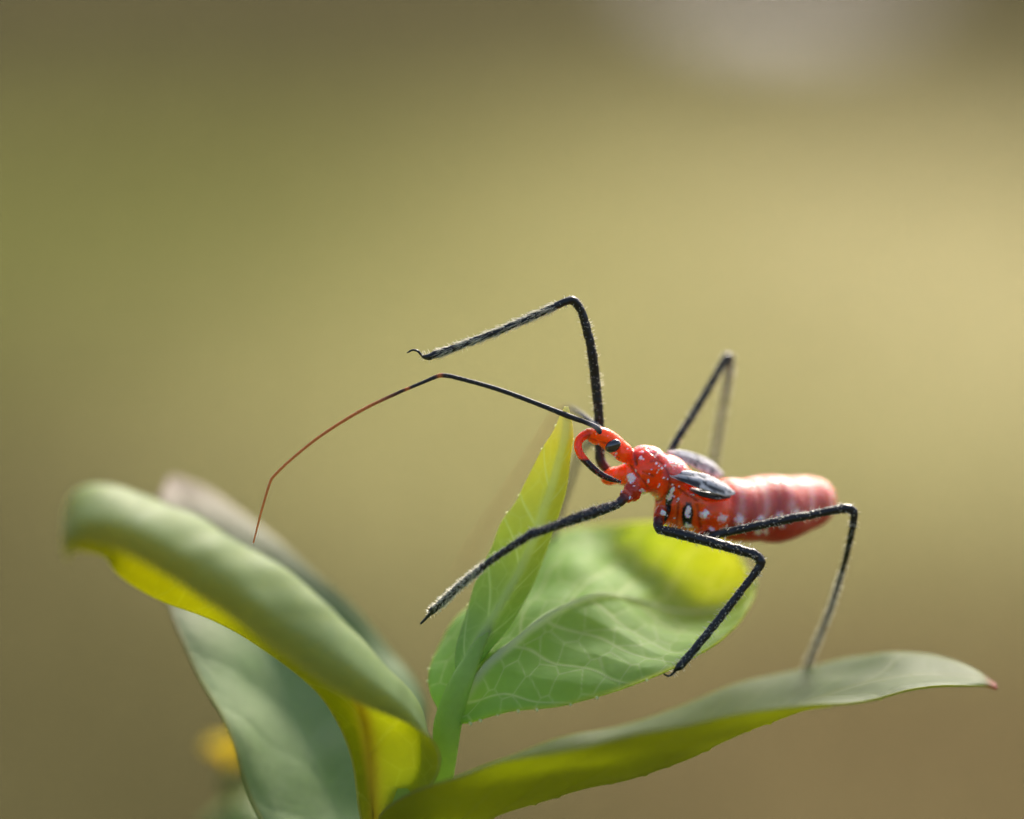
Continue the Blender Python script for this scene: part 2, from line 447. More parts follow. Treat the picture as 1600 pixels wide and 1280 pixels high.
# upright young leaf in the plane of focus (its pale underside faces the camera)
M_young = leaf_material('young_leaf', (0.29, 0.42, 0.14), (0.33, 0.46, 0.16), (0.29, 0.42, 0.14), (0.52, 0.60, 0.34), (0.22, 0.42, 0.07), (1.0, 0.92, 0.10), trans=0.52, rough=0.5, margin=(0.6, 0.62, 0.25), vein_amt=0.9, far=(0.62, 0.58, 0.12), tip=(0.80, 0.78, 0.40), tip_from=.86)  # yellow new growth; the backlit top and shaded base are painted in too
young_rows = [
 [(714, 1056, .7), (720, 1064, .4), (732, 1060, .7)],
 [(713, 1016, 1.0), (736, 1026, .5), (764, 1018, 1.2)],
 [(731, 955, 1.6), (765, 973, .6), (800, 974, 1.6)],
 [(746, 903, 1.7), (792, 930, .6), (830, 921, 1.9)],
 [(769, 855, 1.6), (818, 880, .6), (849, 872, 1.8)],
 [(784, 817, 1.4), (837, 832, .5), (862, 830, 1.4)],
 [(806, 786, 1.2), (849, 798, .4), (873, 800, 1.2)],
 [(822, 752, 1.0), (861, 764, .3), (884, 762, 1.0)],
 [(847, 703, .7), (873, 720, .2), (890, 715, .7)],
 [(866, 672, .5), (882, 685, .1), (895, 680, .5)],
 [(877, 645, .3), (885, 655, .1), (892, 652, .3)],
 [(883, 635, .15), (885, 636, .1), (887, 635, .15)]]
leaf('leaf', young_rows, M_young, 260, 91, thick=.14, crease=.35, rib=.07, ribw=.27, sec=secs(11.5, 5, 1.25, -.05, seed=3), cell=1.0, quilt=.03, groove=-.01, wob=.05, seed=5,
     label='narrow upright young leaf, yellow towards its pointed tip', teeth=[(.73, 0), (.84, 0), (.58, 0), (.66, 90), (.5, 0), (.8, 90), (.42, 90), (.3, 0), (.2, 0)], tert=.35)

# broad cupped leaf behind the middle leg
M_broad = leaf_material('broad_leaf', (0.32, 0.50, 0.19), (0.24, 0.44, 0.12), (0.22, 0.34, 0.07), (0.74, 0.80, 0.46), (0.58, 0.86, 0.13), (0.95, 0.92, 0.07), trans=0.6, rough=0.62, margin=(0.55, 0.58, 0.12), bloom=0.0, vein_amt=.85, rib=(0.66, 0.74, 0.50))
broad_rows = [
 [(712, 1131, -.1), (704, 1124, .1), (694, 1124, .5)],
 [(738, 1127, -.5), (722, 1096, .2), (672, 1072, 1.6)],
 [(800, 1117, -.8), (764, 1046, .6), (688, 1014, 3.2)],
 [(880, 1105, -.9), (836, 978, 1.6), (768, 915, 5.8)],
 [(970, 1078, -.8), (920, 938, 3.0), (868, 838, 8.6)],
 [(1050, 1046, -.5), (1010, 950, 4.9), (975, 817, 8.8)],
 [(1108, 1008, .8), (1085, 958, 6.2), (1070, 820, 7.6)],
 [(1152, 966, 2.6), (1140, 945, 6.0), (1138, 852, 7.0)],
 [(1180, 925, 4.6), (1178, 912, 5.2), (1172, 896, 5.8)],
 [(1183, 912, 5.2), (1182, 909, 5.3), (1180, 905, 5.5)]]
lerp = lambda a, b, f, g: tuple(a[q] + (b[q] - a[q]) * f for q in (0, 1)) + (a[2] + (b[2] - a[2]) * g,)
br5 = []
for i, (n_, m_, f_) in enumerate(broad_rows):            # the far half lies back first and turns up steeply at its margin
    k = {5: .6, 6: 1, 7: 1}.get(i, 0.0)
    br5.append([n_, lerp(n_, m_, .5, .55), m_, lerp(m_, f_, .5 - .05 * k, .5 + .24 * k), f_])
leaf('leaf', br5, M_broad, 320, 201, thick=.16, crease=.12, ridge=.13, rib=.1, ribw=.22, sec=secs(14, 5, .9, .02, seed=8), cell=1.25, quilt=.11, groove=-.02, wob=.30, seed=9,
     label='broad cupped green leaf with a fine vein net and yellow far half', tooth_r=.06, teeth=[(.1, 0), (.14, 0), (.19, 0), (.24, 0), (.28, 0), (.35, 0), (.4, 0), (.5, 0), (.12, 200), (.16, 200), (.2, 200)], tert=.85)

# left leaf: arches over, its front half folded towards the camera
M_fold = leaf_material('folded_leaf', (0.25, 0.40, 0.20), (0.21, 0.35, 0.16), (0.34, 0.37, 0.03), (0.60, 0.62, 0.14), (0.62, 0.67, 0.03), (0.84, 0.78, 0.03), trans=0.55, rough=0.5, margin=(0.42, 0.45, 0.14), bloom=0.1, vein_amt=.4, rib=(0.44, 0.37, 0.03))
fold_rows = [
 [(572, 1330, 0), (585, 1328, .2), (600, 1325, .1), (612, 1322, -.3)],
 [(556, 1265, -.4), (577, 1265, .3), (622, 1262, .2), (652, 1258, -.5)],
 [(546, 1180, -.3), (575, 1190, .5), (650, 1200, .4), (686, 1208, -1.2)],
 [(512, 1110, 0), (566, 1120, .8), (652, 1140, .2), (683, 1166, -2.0)],
 [(468, 1058, .2), (540, 1050, 1.0), (632, 1078, -1.6), (640, 1132, -3.8)],
 [(410, 1014, 0), (480, 985, .6), (570, 1010, -3.2), (560, 1096, -5.6)],
 [(330, 968, -.5), (395, 905, -.6), (475, 925, -4.8), (465, 1043, -7.0)],
 [(255, 942, -1.5), (300, 850, -2.0), (375, 856, -6.0), (368, 972, -8.2)],
 [(192, 905, -3), (225, 798, -4), (275, 797, -7.2), (268, 908, -9.2)],
 [(165, 872, -5), (160, 778, -6), (190, 768, -8.2), (185, 862, -10)],
 [(118, 862, -8), (112, 790, -8.5), (125, 772, -9.2), (120, 850, -10.4)],
 [(102, 876, -9.6), (98, 840, -9.5), (100, 830, -9.8), (104, 872, -10.2)]]
fr5 = []
for i, (b_, m_, r_, f_) in enumerate(fold_rows):        # the folded half bellies out towards the camera and curls back under
    k = min(1.0, max(0.0, (i - 2) / 3))
    g_ = tuple((r_[q] + 1.15 * f_[q]) / 2.15 for q in (0, 1)) + ((r_[2] + f_[2]) / 2 * (1 - k) + (f_[2] - .2) * k,)
    fr5.append([b_, m_, r_, g_, (f_[0], f_[1], f_[2] + 0.7 * k * (1 if i < 10 else .3))])
leaf('leaf', fr5, M_fold, 260, 121, thick=.2, crease=.12, mid=1, rib=.10, ribw=.42, sec=secs(22, 6, .9, .03, seed=2), cell=1.5, quilt=.04, groove=.008, wob=.2, seed=12,
     label='arched leaf folded over itself, pale outside with glowing yellow underside', tert=.45)

# large leaf behind the folded one, leaning away
M_back = leaf_material('back_leaf', (0.32, 0.42, 0.21), (0.22, 0.33, 0.13), (0.16, 0.24, 0.03), (0.34, 0.44, 0.24), (0.25, 0.42, 0.06), (0.3, 0.4, 0.1), tip=(0.24, 0.17, 0.12), tip_from=.5, trans=0.3, rough=0.6, margin=(0.16, 0.17, 0.03), bloom=0.0, vein_amt=.35)  # pinkish brown tip, darkened across the upper half to stand for shade
back_rows = [
 [(560, 1345, 1.5), (575, 1345, 2), (590, 1340, 2.5)],
 [(428, 1310, 2), (520, 1270, 4.2), (620, 1230, 5)],
 [(350, 1130, 3), (450, 1100, 6.6), (668, 1108, 7.5)],
 [(300, 1030, 4), (400, 985, 7.8), (606, 1008, 9.5)],
 [(264, 950, 5.6), (350, 890, 8.8), (494, 895, 10.4)],
 [(250, 860, 8), (305, 812, 10), (398, 816, 11.4)],
 [(247, 785, 10), (275, 768, 11.6), (323, 762, 12.4)],
 [(264, 745, 12.6), (268, 744, 12.7), (272, 744, 12.8)]]
leaf('leaf', back_rows, M_back, 200, 101, thick=.2, crease=.3, rib=.3, ribw=.4, sec=secs(26, 7, .8, .02, seed=6), cell=1.8, quilt=.05, groove=.02, wob=.15, seed=15,
     label='long grey green leaf leaning away behind the folded leaf', tert=.25)

# right leaf: a shallow trough seen almost edge on
M_edge = leaf_material('trough_leaf', (0.11, 0.165, 0.08), (0.075, 0.12, 0.055), (0.26, 0.30, 0.02), (0.36, 0.38, 0.10), (0.54, 0.60, 0.02), (0.56, 0.60, 0.03), tip=(0.45, 0.10, 0.09), tip_from=.975, trans=0.5, rough=0.55, margin=(0.25, 0.26, 0.1), bloom=0.0, vein_amt=.3)
edge_rows = [
 [(596, 1320, -.6), (606, 1335, 0), (620, 1322, .6)],
 [(604, 1262, -1.8), (640, 1310, 0), (674, 1234, 1.6)],
 [(751, 1200, -4), (751, 1277, -.5), (815, 1174, 3)],
 [(879, 1171, -5), (879, 1235, -.5), (942, 1141, 4)],
 [(1006, 1142, -5.5), (1006, 1203, -.5), (1065, 1105, 4.8)],
 [(1134, 1117, -5), (1134, 1156, 0), (1155, 1069, 5.4)],
 [(1248, 1102, -3.6), (1248, 1104, .4), (1248, 1048, 6.0)],
 [(1325, 1095, -2.2), (1325, 1080, .8), (1325, 1027, 6)],
 [(1400, 1087, -1), (1400, 1064, 1.4), (1390, 1018, 5)],
 [(1470, 1075, 0), (1470, 1056, 2), (1455, 1026, 4.6)],
 [(1525, 1070, 1.2), (1525, 1060, 2.2), (1518, 1046, 3.4)],
 [(1555, 1078, 2.4), (1556, 1074, 2.5), (1555, 1070, 2.7)]]
leaf('leaf', edge_rows, M_edge, 300, 101, thick=.2, crease=.25, rib=.14, ribw=.3, sec=secs(24, 7, .9, .02, seed=11), cell=1.5, quilt=.025, groove=.02, wob=.16, seed=21,
     label='long trough shaped leaf with yellow underside and small red tip', teeth=[(.3, 100), (.38, 100)], tert=.35)

# stem tip with its petiole, and the stem down to the ground
def stem_piece(name, pts, rad, parent, label=None):
    v, f, u, c, r, tn, ns = tube(pts, rad, step=.12, nseg=20, jitter=.06, seed=7)
    z = np.zeros(len(v))
    o = build(name, v, f, M_stem, parent, attrs={'vein': z + .15, 'rib': z, 'lu': u, 'edge': z, 'side': z}, label=label)
    return o, (c, r, tn, ns)
st, sd = stem_piece('stem', [P(764, 980, .72), P(752, 1002, .56), P(741, 1024, .38), P(731, 1044, .2), P(721, 1066, -.05), P(711, 1092, -.1), P(700, 1130, .1), P(695, 1170, .5), P(686, 1215, 1.0), P(662, 1280, 1.2), STEM] + [STEM * (1 - q) + np.array([STEM[0], STEM[1] + 4, -4]) * q for q in (.08, .2, .4, .6, .8, 1)],
                [.10, .2, .28, .37, .45, .5, .55, .52, .55, .7, 1.1, 1.2, 1.3, 1.4, 1.5, 1.8, 2.2], plant, 'pale green stem rising to the young leaf')
hm = Mesh(); c, r, tn, ns = sd; top_n = int(len(c) * .2)
hairs(hm, c[:90], r[:90], tn[:90], ns[:90], 700, .03, .07, .2, rad=.006)
M_down = simple('plant_down', (0.7, 0.75, 0.6), rough=.6, trans=.5, tcol=(.85, .9, .75))
build('stem_down', hm.verts(), hm.f, M_down, st, kind='stuff')

# ------------------------------------------------------------------ yellow flowers behind, out of focus
M_petal = simple('yellow_petal', (0.75, 0.60, 0.005), rough=.6, spec=.1, trans=.5, tcol=(.9, .75, .005), bscale=900)
M_sepal = simple('flower_green', (0.14, 0.22, 0.04), rough=.5, trans=.3, tcol=(.3, .45, .05), bscale=900)
def flower(px, py, d, size, label):
    c = P(px, py, d); f0 = empty('yellow_flower', (c[0], c[1] + 3, 0), label, 'flower', None)
    v, f, *_ = tube([c + [0, 0, -size * .1], c + [0, .5, -size * .9], c + [0.2, .7, -size * 2]] + [c * (1 - q) + np.array([c[0], c[1] + 3, -3]) * q for q in (.05, .12, .25, .5, .75, 1)], [size * .2, size * .16] + [size * .13] * 6 + [size * .2], step=2, nseg=10)
    build('stem', v, f, M_sepal, f0)
    v, f = ellipsoid(c + [0, 0, -size * .25], np.diag([size * .3, size * .3, size * .38]), 8, 12); build('calyx', v, f, M_sepal, f0)
    for k in range(6):
        a = k * math.pi / 3 + .3; o = np.array([math.cos(a), math.sin(a), 0]); t_ = np.array([-math.sin(a), math.cos(a), 0]); z = np.array([0, 0, 1.0])
        rows = 7; vv = []; ff = []
        for i in range(rows):
            q = i / (rows - 1); b = c + o * size * (.15 + .55 * q) + z * size * (.1 + .7 * q - .25 * q * q); w = size * .34 * math.sin(math.pi * (.12 + .8 * q))
            for lay in (0.03, -0.03):
                vv += [b - t_ * w + z * size * (.1 + lay), b + z * size * lay, b + t_ * w + z * size * (.1 + lay)]
        for i in range(rows - 1):
            a0 = i * 6; b0 = a0 + 6
            ff += [[a0, a0 + 1, b0 + 1, b0], [a0 + 1, a0 + 2, b0 + 2, b0 + 1], [a0 + 4, a0 + 3, b0 + 3, b0 + 4], [a0 + 5, a0 + 4, b0 + 4, b0 + 5], [a0 + 3, a0, b0, b0 + 3], [a0 + 2, a0 + 5, b0 + 5, b0 + 2]]
        e = (rows - 1) * 6
        ff += [[e, e + 1, e + 4, e + 3], [e + 1, e + 2, e + 5, e + 4], [1, 0, 3, 4], [2, 1, 4, 5]]
        build('petal', vv, ff, M_petal, f0)
    # one broad green leaf below the head
    vv = []; ff = []; n = 8; lb = c + [0, .6, -size * 1.6]
    for i in range(n):
        q = i / (n - 1); b = lb + np.array([size * (-.9 + 2.4 * q), -.2 * size, size * (.55 * math.sin(q * 2.6) - .1)]); w = size * .75 * math.sin(math.pi * (.06 + .9 * q))
        vv += [b + [0, -w * .7, -w * .6], b + [0, 0, 0], b + [0, w * .7, w * .35], b + [0, -w * .7, -w * .6 - .12], b + [0, 0, -.12], b + [0, w * .7, w * .35 - .12]]
    for i in range(n - 1):
        a0 = i * 6; b0 = a0 + 6
        ff += [[a0, a0 + 1, b0 + 1, b0], [a0 + 1, a0 + 2, b0 + 2, b0 + 1], [a0 + 4, a0 + 3, b0 + 3, b0 + 4], [a0 + 5, a0 + 4, b0 + 4, b0 + 5], [a0 + 3, a0, b0, b0 + 3], [a0 + 2, a0 + 5, b0 + 5, b0 + 2]]
    build('leaf', vv, ff, M_sepal, f0)
flower(364, 1200, 24, 1.75, 'blurred yellow flower behind the edge of the grey green leaf')

# ------------------------------------------------------------------ the assassin bug
bug = empty('assassin_bug', P(1048, 835, 1.2), 'orange red bug with thin black hairy legs standing over the leaves', 'insect')
A = nrm(P(1300, 785, 5.0) - P(985, 715, .8)); Z = np.array([0, 0, 1.0])
D = nrm(Z - A * (Z @ A)); Lt = np.cross(A, D)
if Lt @ FWD > 0: Lt = -Lt                                # towards the camera
FR = np.stack([A, Lt, D]); ORG = P(1000, 740, 1.0)

PR = []   # ellipsoids: centre (body frame), radii, rotation about the lateral axis, blend
def el(px, py, d, a, l, h, rot=0.0, k=0.16):
    PR.append(((P(px, py, d) - ORG) @ FR.T, np.array([a, l, h]), math.radians(rot), k))
HR = -22.0
el(955, 691, .55, .92, .43, .40, HR, .1)       # head
el(926, 682, .50, .42, .27, .24, HR - 8, .12)  # clypeus
el(974, 707, .66, .42, .38, .38, HR, .12)      # behind the eyes
el(940, 674, .55, .16, .36, .15, 0, .1)        # antenna tubercles
el(987, 716, .78, .32, .28, .30, HR, .12)      # neck
el(998, 714, .9, .30, .56, .48, -20, .2)       # collar
el(1012, 729, 1.0, .66, .90, .84, -15, .25)    # front lobe
el(1042, 746, 1.35, .95, 1.12, .90, -18, .25)  # hind lobe
el(1000, 750, .95, .62, .62, .52, -10, .2)     # sternum
el(1068, 757, 1.75, .90, 1.0, .62, -16, .2)     # rear edge of the pronotum
el(1066, 786, 1.7, 1.05, 1.16, 1.10, 0, .18)   # side plates
el(1102, 797, 2.2, 1.05, 1.28, 1.02, 0, .2)
el(988, 768, .32, .34, .30, .42, 38, .16)
el(978, 776, .05, .30, .20, .22, -30, .12)       # fore coxa
el(957, 744, 1.45, .50, .28, .34, 30, .12)     # other fore coxa
el(975, 742, 1.2, .40, .40, .42, 0, .2)
el(1033, 806, .75, .30, .30, .42, 10, .1)      # middle coxa
el(1034, 796, 2.7, .30, .3, .4, 10, .15)
el(1103, 834, 1.25, .36, .30, .28, 0, .1)      # hind coxa
el(1078, 828, 3.2, .36, .3, .3, 0, .1)
el(1148, 797, 3.0, 1.6, 1.42, 1.24, 0, .3)    # abdomen
el(1206, 795, 3.95, 1.7, 1.5, 1.34, 4, .6)
el(1252, 787, 4.9, 1.25, 1.22, 1.08, 6, .6)
el(1273, 781, 5.4, .8, .85, .80, 8, .5)
for (x, y, dd, rr) in ((1103, 806, 1.0, .17), (1131, 812, 1.35, .18), (1156, 815, 1.65, .19), (1186, 815, 2.05, .19), (1219, 808, 2.5, .18), (1247, 802, 3.05, .16)):
    el(x, y, dd, rr, rr, rr * 1.15, 0, .12)     # side tubercles of the abdomen

def body_sdf(q):
    d = None
    for c, r, rot, k in PR:
        x = q - c.astype(np.float32)
        ca, sa = np.float32(math.cos(rot)), np.float32(math.sin(rot))
        a = x[..., 0] * ca + x[..., 2] * sa; h = -x[..., 0] * sa + x[..., 2] * ca; l = x[..., 1]
        k0 = np.sqrt((a / r[0]) ** 2 + (l / r[1]) ** 2 + (h / r[2]) ** 2); k1 = np.sqrt((a / r[0] ** 2) ** 2 + (l / r[1] ** 2) ** 2 + (h / r[2] ** 2) ** 2)
        e = (k0 * (k0 - 1) / np.maximum(k1, 1e-6)).astype(np.float32)
        if d is None: d = e
        else:
            hh = np.clip(.5 + .5 * (e - d) / np.float32(k), 0, 1); d = e * (1 - hh) + d * hh - np.float32(k) * hh * (1 - hh)
    return d

# segment rings of the abdomen as grooves along the body axis
a_ab0 = ((P(1120, 797, 2.5) - ORG) @ FR.T)[0]; a_ab1 = ((P(1300, 783, 5) - ORG) @ FR.T)[0]
def seg_phase(a): return (a - a_ab0) / (a_ab1 - a_ab0) * 4.6
def full_sdf(q):
    d = body_sdf(q); a = q[..., 0]
    ph = seg_phase(a); w = np.clip((a - a_ab0 + .3) / .6, 0, 1)
    d = d + w * .02 * np.exp(-((np.abs((ph % 1.0) - .5) - .5) / .13) ** 2) - w * .01 * np.sin(np.pi * (ph % 1.0))
    return d.astype(np.float32)

def surface_nets(lo, hi, h):
    n = np.ceil((hi - lo) / h).astype(int) + 1
    ax = [np.float32(lo[i]) + np.float32(h) * np.arange(n[i], dtype=np.float32) for i in range(3)]
    F = np.empty(n, np.float32)
    for i in range(0, n[0], 24):
        g = np.stack(np.meshgrid(ax[0][i:i + 24], ax[1], ax[2], indexing='ij'), -1); F[i:i + 24] = full_sdf(g)
    S = F < 0
    cnt = np.zeros(n - 1, np.int8)
    for dx in (0, 1):
        for dy in (0, 1):
            for dz in (0, 1): cnt += S[dx:n[0] - 1 + dx, dy:n[1] - 1 + dy, dz:n[2] - 1 + dz]
    act = (cnt > 0) & (cnt < 8); cells = np.argwhere(act); vid = -np.ones(n - 1, np.int64); vid[act] = np.arange(len(cells))
    acc = np.zeros((len(cells), 3)); num = np.zeros(len(cells))
    cor = [(x, y, z) for x in (0, 1) for y in (0, 1) for z in (0, 1)]
    for i, a in enumerate(cor):
        for b in cor[i + 1:]:
            if sum(abs(p - q) for p, q in zip(a, b)) != 1: continue
            fa = F[tuple((cells + a).T)]; fb = F[tuple((cells + b).T)]; m = (fa < 0) != (fb < 0)
            t = np.where(m, fa / np.where(m, fa - fb, 1), 0)
            acc += np.where(m[:, None], np.array(a) + t[:, None] * (np.array(b) - np.array(a)), 0); num += m
    V = lo + h * (cells + acc / num[:, None])
    quads = []
    for axis in range(3):
        u, w = (axis + 1) % 3, (axis + 2) % 3
        s0 = [slice(None)] * 3; s1 = [slice(None)] * 3; s0[axis] = slice(0, -1); s1[axis] = slice(1, None)
        A0, A1 = S[tuple(s0)], S[tuple(s1)]
        e = np.argwhere(A0 != A1); e = e[(e[:, u] > 0) & (e[:, w] > 0) & (e[:, u] < n[u] - 1) & (e[:, w] < n[w] - 1)]
        du = np.zeros(3, int); du[u] = 1; dw = np.zeros(3, int); dw[w] = 1
        q = np.stack([vid[tuple(x.T)] for x in (e - du - dw, e - dw, e, e - du)], -1)
        fl = ~A0[tuple(e.T)]; q[fl] = q[fl][:, ::-1]; quads.append(q)
    return V, np.concatenate(quads)

cs = np.array([c for c, *_ in PR]); rm = np.array([max(r) for _, r, *_ in PR])[:, None]
lo = (cs - rm).min(0) - .15; hi = (cs + rm).max(0) + .15
bv, bf = surface_nets(lo, hi, 0.037)
W = ORG + bv @ FR                                         # world mm
# surface normals from the field
eps = .03; G = np.stack([full_sdf((bv + eps * e).astype(np.float32)) - full_sdf((bv - eps * e).astype(np.float32)) for e in np.eye(3)], -1)
gn = nrm(G.astype(float)); wn_ = gn @ FR
px, py, pd = proj(W); near = gn[:, 1] > -0.15
n_f = value_noise(W, .06, 8); n_s = value_noise(W, .12, 3); n_m = value_noise(W, .35, 4); n_l = value_noise(W, .9, 5)
def spot(x, y, rx, ry, ang=0, soft=.25, rough=.5):
    a = math.radians(ang); dx, dy = px - x, py - y
    u, v = dx * math.cos(a) + dy * math.sin(a), -dx * math.sin(a) + dy * math.cos(a)
    q = np.sqrt((u / rx) ** 2 + (v / ry) ** 2) + rough * (.6 * n_s + .7 * n_f - .65)
    return (1 - smooth(1 - soft, 1 + soft, q)) * near
C = np.tile(np.array([.92, .085, .002]), (len(W), 1)); wax = np.zeros(len(W))
def paint(mask, colr): 
    global C
    C = C * (1 - mask[:, None]) + np.array(colr) * mask[:, None]
a_ = bv[:, 0]; h_ = gn[:, 2]
paint(.7 * smooth(.45, .7, n_l), (.62, .03, .006))
hd = 1 - smooth(975, 990, px); paint(hd * .8, (.95, .15, .003))
paint(hd * smooth(.55, .95, h_) * .4, (.80, .16, .10))  # pale pink glare on top of the head, painted in
# pink back of the thorax, its washed-out highlight painted into the colour
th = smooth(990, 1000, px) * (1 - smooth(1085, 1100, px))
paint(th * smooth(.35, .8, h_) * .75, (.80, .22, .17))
paint(spot(1058, 735, 22, 8, 30) * .6, (.85, .3, .25))
# side plates orange, dark red sutures
paint(spot(1075, 800, 50, 34, 0, .4) * .7, (.80, .12, .008))
paint(spot(1020, 785, 18, 14, 20, .4) * .6, (.88, .17, .01))
sut = np.exp(-((np.hypot((px - 1022) / 1.0, (py - 752) / 1.35) - 24) / 1.8) ** 2) * near * (px > 1015)
def line(x0, y0, x1, y1, w):
    t = np.clip(((px - x0) * (x1 - x0) + (py - y0) * (y1 - y0)) / ((x1 - x0) ** 2 + (y1 - y0) ** 2), 0, 1)
    dd = np.hypot(px - x0 - t * (x1 - x0), py - y0 - t * (y1 - y0)) + 2.2 * (n_s - .5)
    return np.exp(-(dd / w) ** 2) * near
groove = sut.copy()
for q in ((1060, 780, 1056, 832, 2.0), (1090, 790, 1096, 838, 2.0), (1047, 756, 1090, 782, 1.8), (985, 728, 1012, 760, 1.8), (990, 702, 994, 726, 2.2), (1012, 700, 1028, 716, 2.0), (918, 684, 948, 694, 1.3), (946, 706, 968, 716, 1.2), (1004, 738, 1020, 744, 1.5)):
    groove = np.maximum(groove, line(*q))
paint(groove * .6, (.30, .012, .003))
paint(spot(986, 770, 16, 17, 0, .3) * .75, (.28, .010, .004))
paint(spot(1031, 806, 13, 17, 0, .3) * .75, (.30, .012, .004))
paint(spot(973, 779, 8, 8) * .9, (.05, .008, .004))
paint(th * smooth(.6, .95, h_) * (.25 + .6 * smooth(.4, .7, n_m)), (.86, .62, .58))  # whitish glare along the thorax top, put into the colour
# abdomen
ab = smooth(a_ab0 - .35, a_ab0 + .5, a_); ph = seg_phase(a_)
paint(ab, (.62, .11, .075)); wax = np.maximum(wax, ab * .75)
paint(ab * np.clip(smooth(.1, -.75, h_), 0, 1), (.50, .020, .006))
band = np.exp(-(((ph % 1.0) - .35) / .17) ** 2) * (.35 + .9 * n_m) * smooth(-.25, .4, h_ + .2)
paint(np.clip(ab * band * .75, 0, 1), (.82, .50, .45))
paint(ab * np.exp(-(((ph % 1.0) - .85) / .12) ** 2) * .5 * smooth(-.4, .3, h_), (.36, .05, .06))
paint(ab * smooth(.55, 1.0, h_) * .25 * n_m, (.75, .30, .26))  # faint painted glare on the upper side of the abdomen
for (x, y, rx, ry) in ((1101, 804, 7, 6), (1128, 810, 8, 6), (1155, 813, 6, 8), (1186, 812, 6, 7), (1218, 806, 6, 6), (1246, 800, 6, 5), (1112, 828, 5, 4), (1133, 828, 6, 4), (1185, 832, 6, 4), (1197, 830, 4, 5), (1222, 822, 4, 4)):
    m = spot(x, y, rx * .95, ry * .95, 0, .4, 1.8); paint(m * .85, (.88, .78, .76)); wax = np.maximum(wax, m)
# black marks with white wax
for (x, y, rx, ry, ang) in ((1046, 778, 5.5, 17, 14), (1043, 802, 3.5, 14, 18), (1074, 805, 9, 21, 3)):
    paint(spot(x, y, rx, ry, ang, .18, .25), (.006, .005, .006))
flakes = [(986, 747, 6, 6.5, 0), (1004, 767, 4.5, 3.5, 0), (983, 778, 3.5, 3.5, 0), (971, 766, 2.8, 3, 0), (1047, 774, 4, 9, 22), (1051, 765, 3, 4, 0), (1075, 799, 4, 8.5, 0), (1075, 822, 6, 3.5, 0), (1036, 801, 5, 3, 20), (1026, 814, 3, 3, 0), (1092, 745, 3, 2, 0), (1102, 802, 5, 4, 0), (1013, 752, 2, 3, 0), (1003, 706, 3, 2, 0), (1001, 716, 3, 4, 0), (1025, 725, 2, 2, 0), (1034, 732, 1.7, 1.7, 0), (1037, 747, 2, 2, 0), (963, 709, 2.6, 1.8, -20), (960, 714, 1.8, 1.2, 0), (977, 725, 3, 1.5, 20), (993, 735, 1.5, 1.5, 0), (950, 718, 6, 9, 10)]
for _ in range(46):
    flakes.append((random.uniform(990, 1085), random.uniform(700, 830), random.uniform(.8, 1.7), random.uniform(.8, 1.7), 0))
for _ in range(16): flakes.append((random.uniform(915, 985), random.uniform(672, 722), random.uniform(.7, 1.3), random.uniform(.7, 1.2), 0))
for (x, y, rx, ry, ang) in flakes:
    m = spot(x, y, rx, ry, ang, .15, 1.5); paint(m, (.88, .89, .91)); wax = np.maximum(wax, m)
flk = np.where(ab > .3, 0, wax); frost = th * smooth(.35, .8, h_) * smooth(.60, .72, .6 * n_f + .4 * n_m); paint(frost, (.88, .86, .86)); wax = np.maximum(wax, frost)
W = W + wn_ * (flk * .025 - groove * .045 + (n_s - .5) * .012)[:, None]
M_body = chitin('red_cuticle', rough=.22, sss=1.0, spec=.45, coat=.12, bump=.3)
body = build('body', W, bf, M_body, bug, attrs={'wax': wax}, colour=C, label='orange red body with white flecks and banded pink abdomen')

M_black = chitin('black_cuticle', rough=.33, bump=.5, bscale=11000.0)
M_ant = chitin('antenna_cuticle', rough=.55, bump=.5, bscale=11000.0)
M_hair = simple('pale_bristle', (.88, .86, .74), rough=.3, trans=.6, tcol=(1, .98, .88))
M_eye = simple('dark_eye', (.012, .008, .010), rough=.1, spec=.9, coat=1.0, bump=.1, bscale=16000)
M_white = simple('white_wax', (.84, .85, .88), rough=.7)

# eyes: ovals on either side of the head
e1 = nrm(P(968, 691, 0) - P(948, 703, 0))
for (x, y, d, s) in ((958, 697, .12, 1), (947, 688, 1.0, -1)):
    ctr = P(x, y, d); e3 = nrm(Lt - e1 * (Lt @ e1)); e2 = np.cross(e1, e3)
    v, f = ellipsoid(ctr, np.stack([e1 * .33, e2 * .25, e3 * .20]), 24, 32)
    build('eye', v, f, M_eye, bug)

# beak: orange first joint bowed down from the face, black tip folded against the chest
bp_ = [(928, 677, .45), (914, 680, .35), (905, 688, .25), (903, 699, .2), (907, 710, .15), (914, 719, .1), (926, 731, .08), (940, 742, .08), (955, 749, .1), (969, 753, .12)]
v, f, u, c, r, tn, ns = tube([P(*q) for q in bp_], [.22, .19, .165, .155, .15, .145, .135, .125, .11, .05], step=.04, nseg=18)
X_, Y_, _d = proj(v)
blk = smooth(716, 719, Y_)[:, None]; cc = np.array([.84, .075, .006]) * (1 - blk) + np.array([.008, .006, .007]) * blk
k = np.exp(-((Y_ - 681) / 2.0) ** 2)[:, None] * .5; cc = cc * (1 - k) + np.array([.4, .02, .004]) * k
rost = build('beak', v, f, M_body, bug, attrs={'wax': np.zeros(len(v))}, colour=cc, label='orange beak with black curved tip')
hm = Mesh(); hairs(hm, c, r, tn, ns, 70, .05, .14, .2, rad=.006, u0=.2)
for _ in range(26):
    k = random.randrange(int(len(c) * .5), len(c) - 3); b = np.cross(tn[k], ns[k]); a = random.uniform(0, 6.28)
    q = c[k] + (ns[k] * math.cos(a) + b * math.sin(a)) * r[k]; R_ = random.uniform(.012, .035); vv, ff = ellipsoid(q, np.eye(3) * R_, 5, 6); hm.add(vv, ff)
build('beak_bristles', hm.verts(), hm.f, M_hair, rost, kind='stuff')

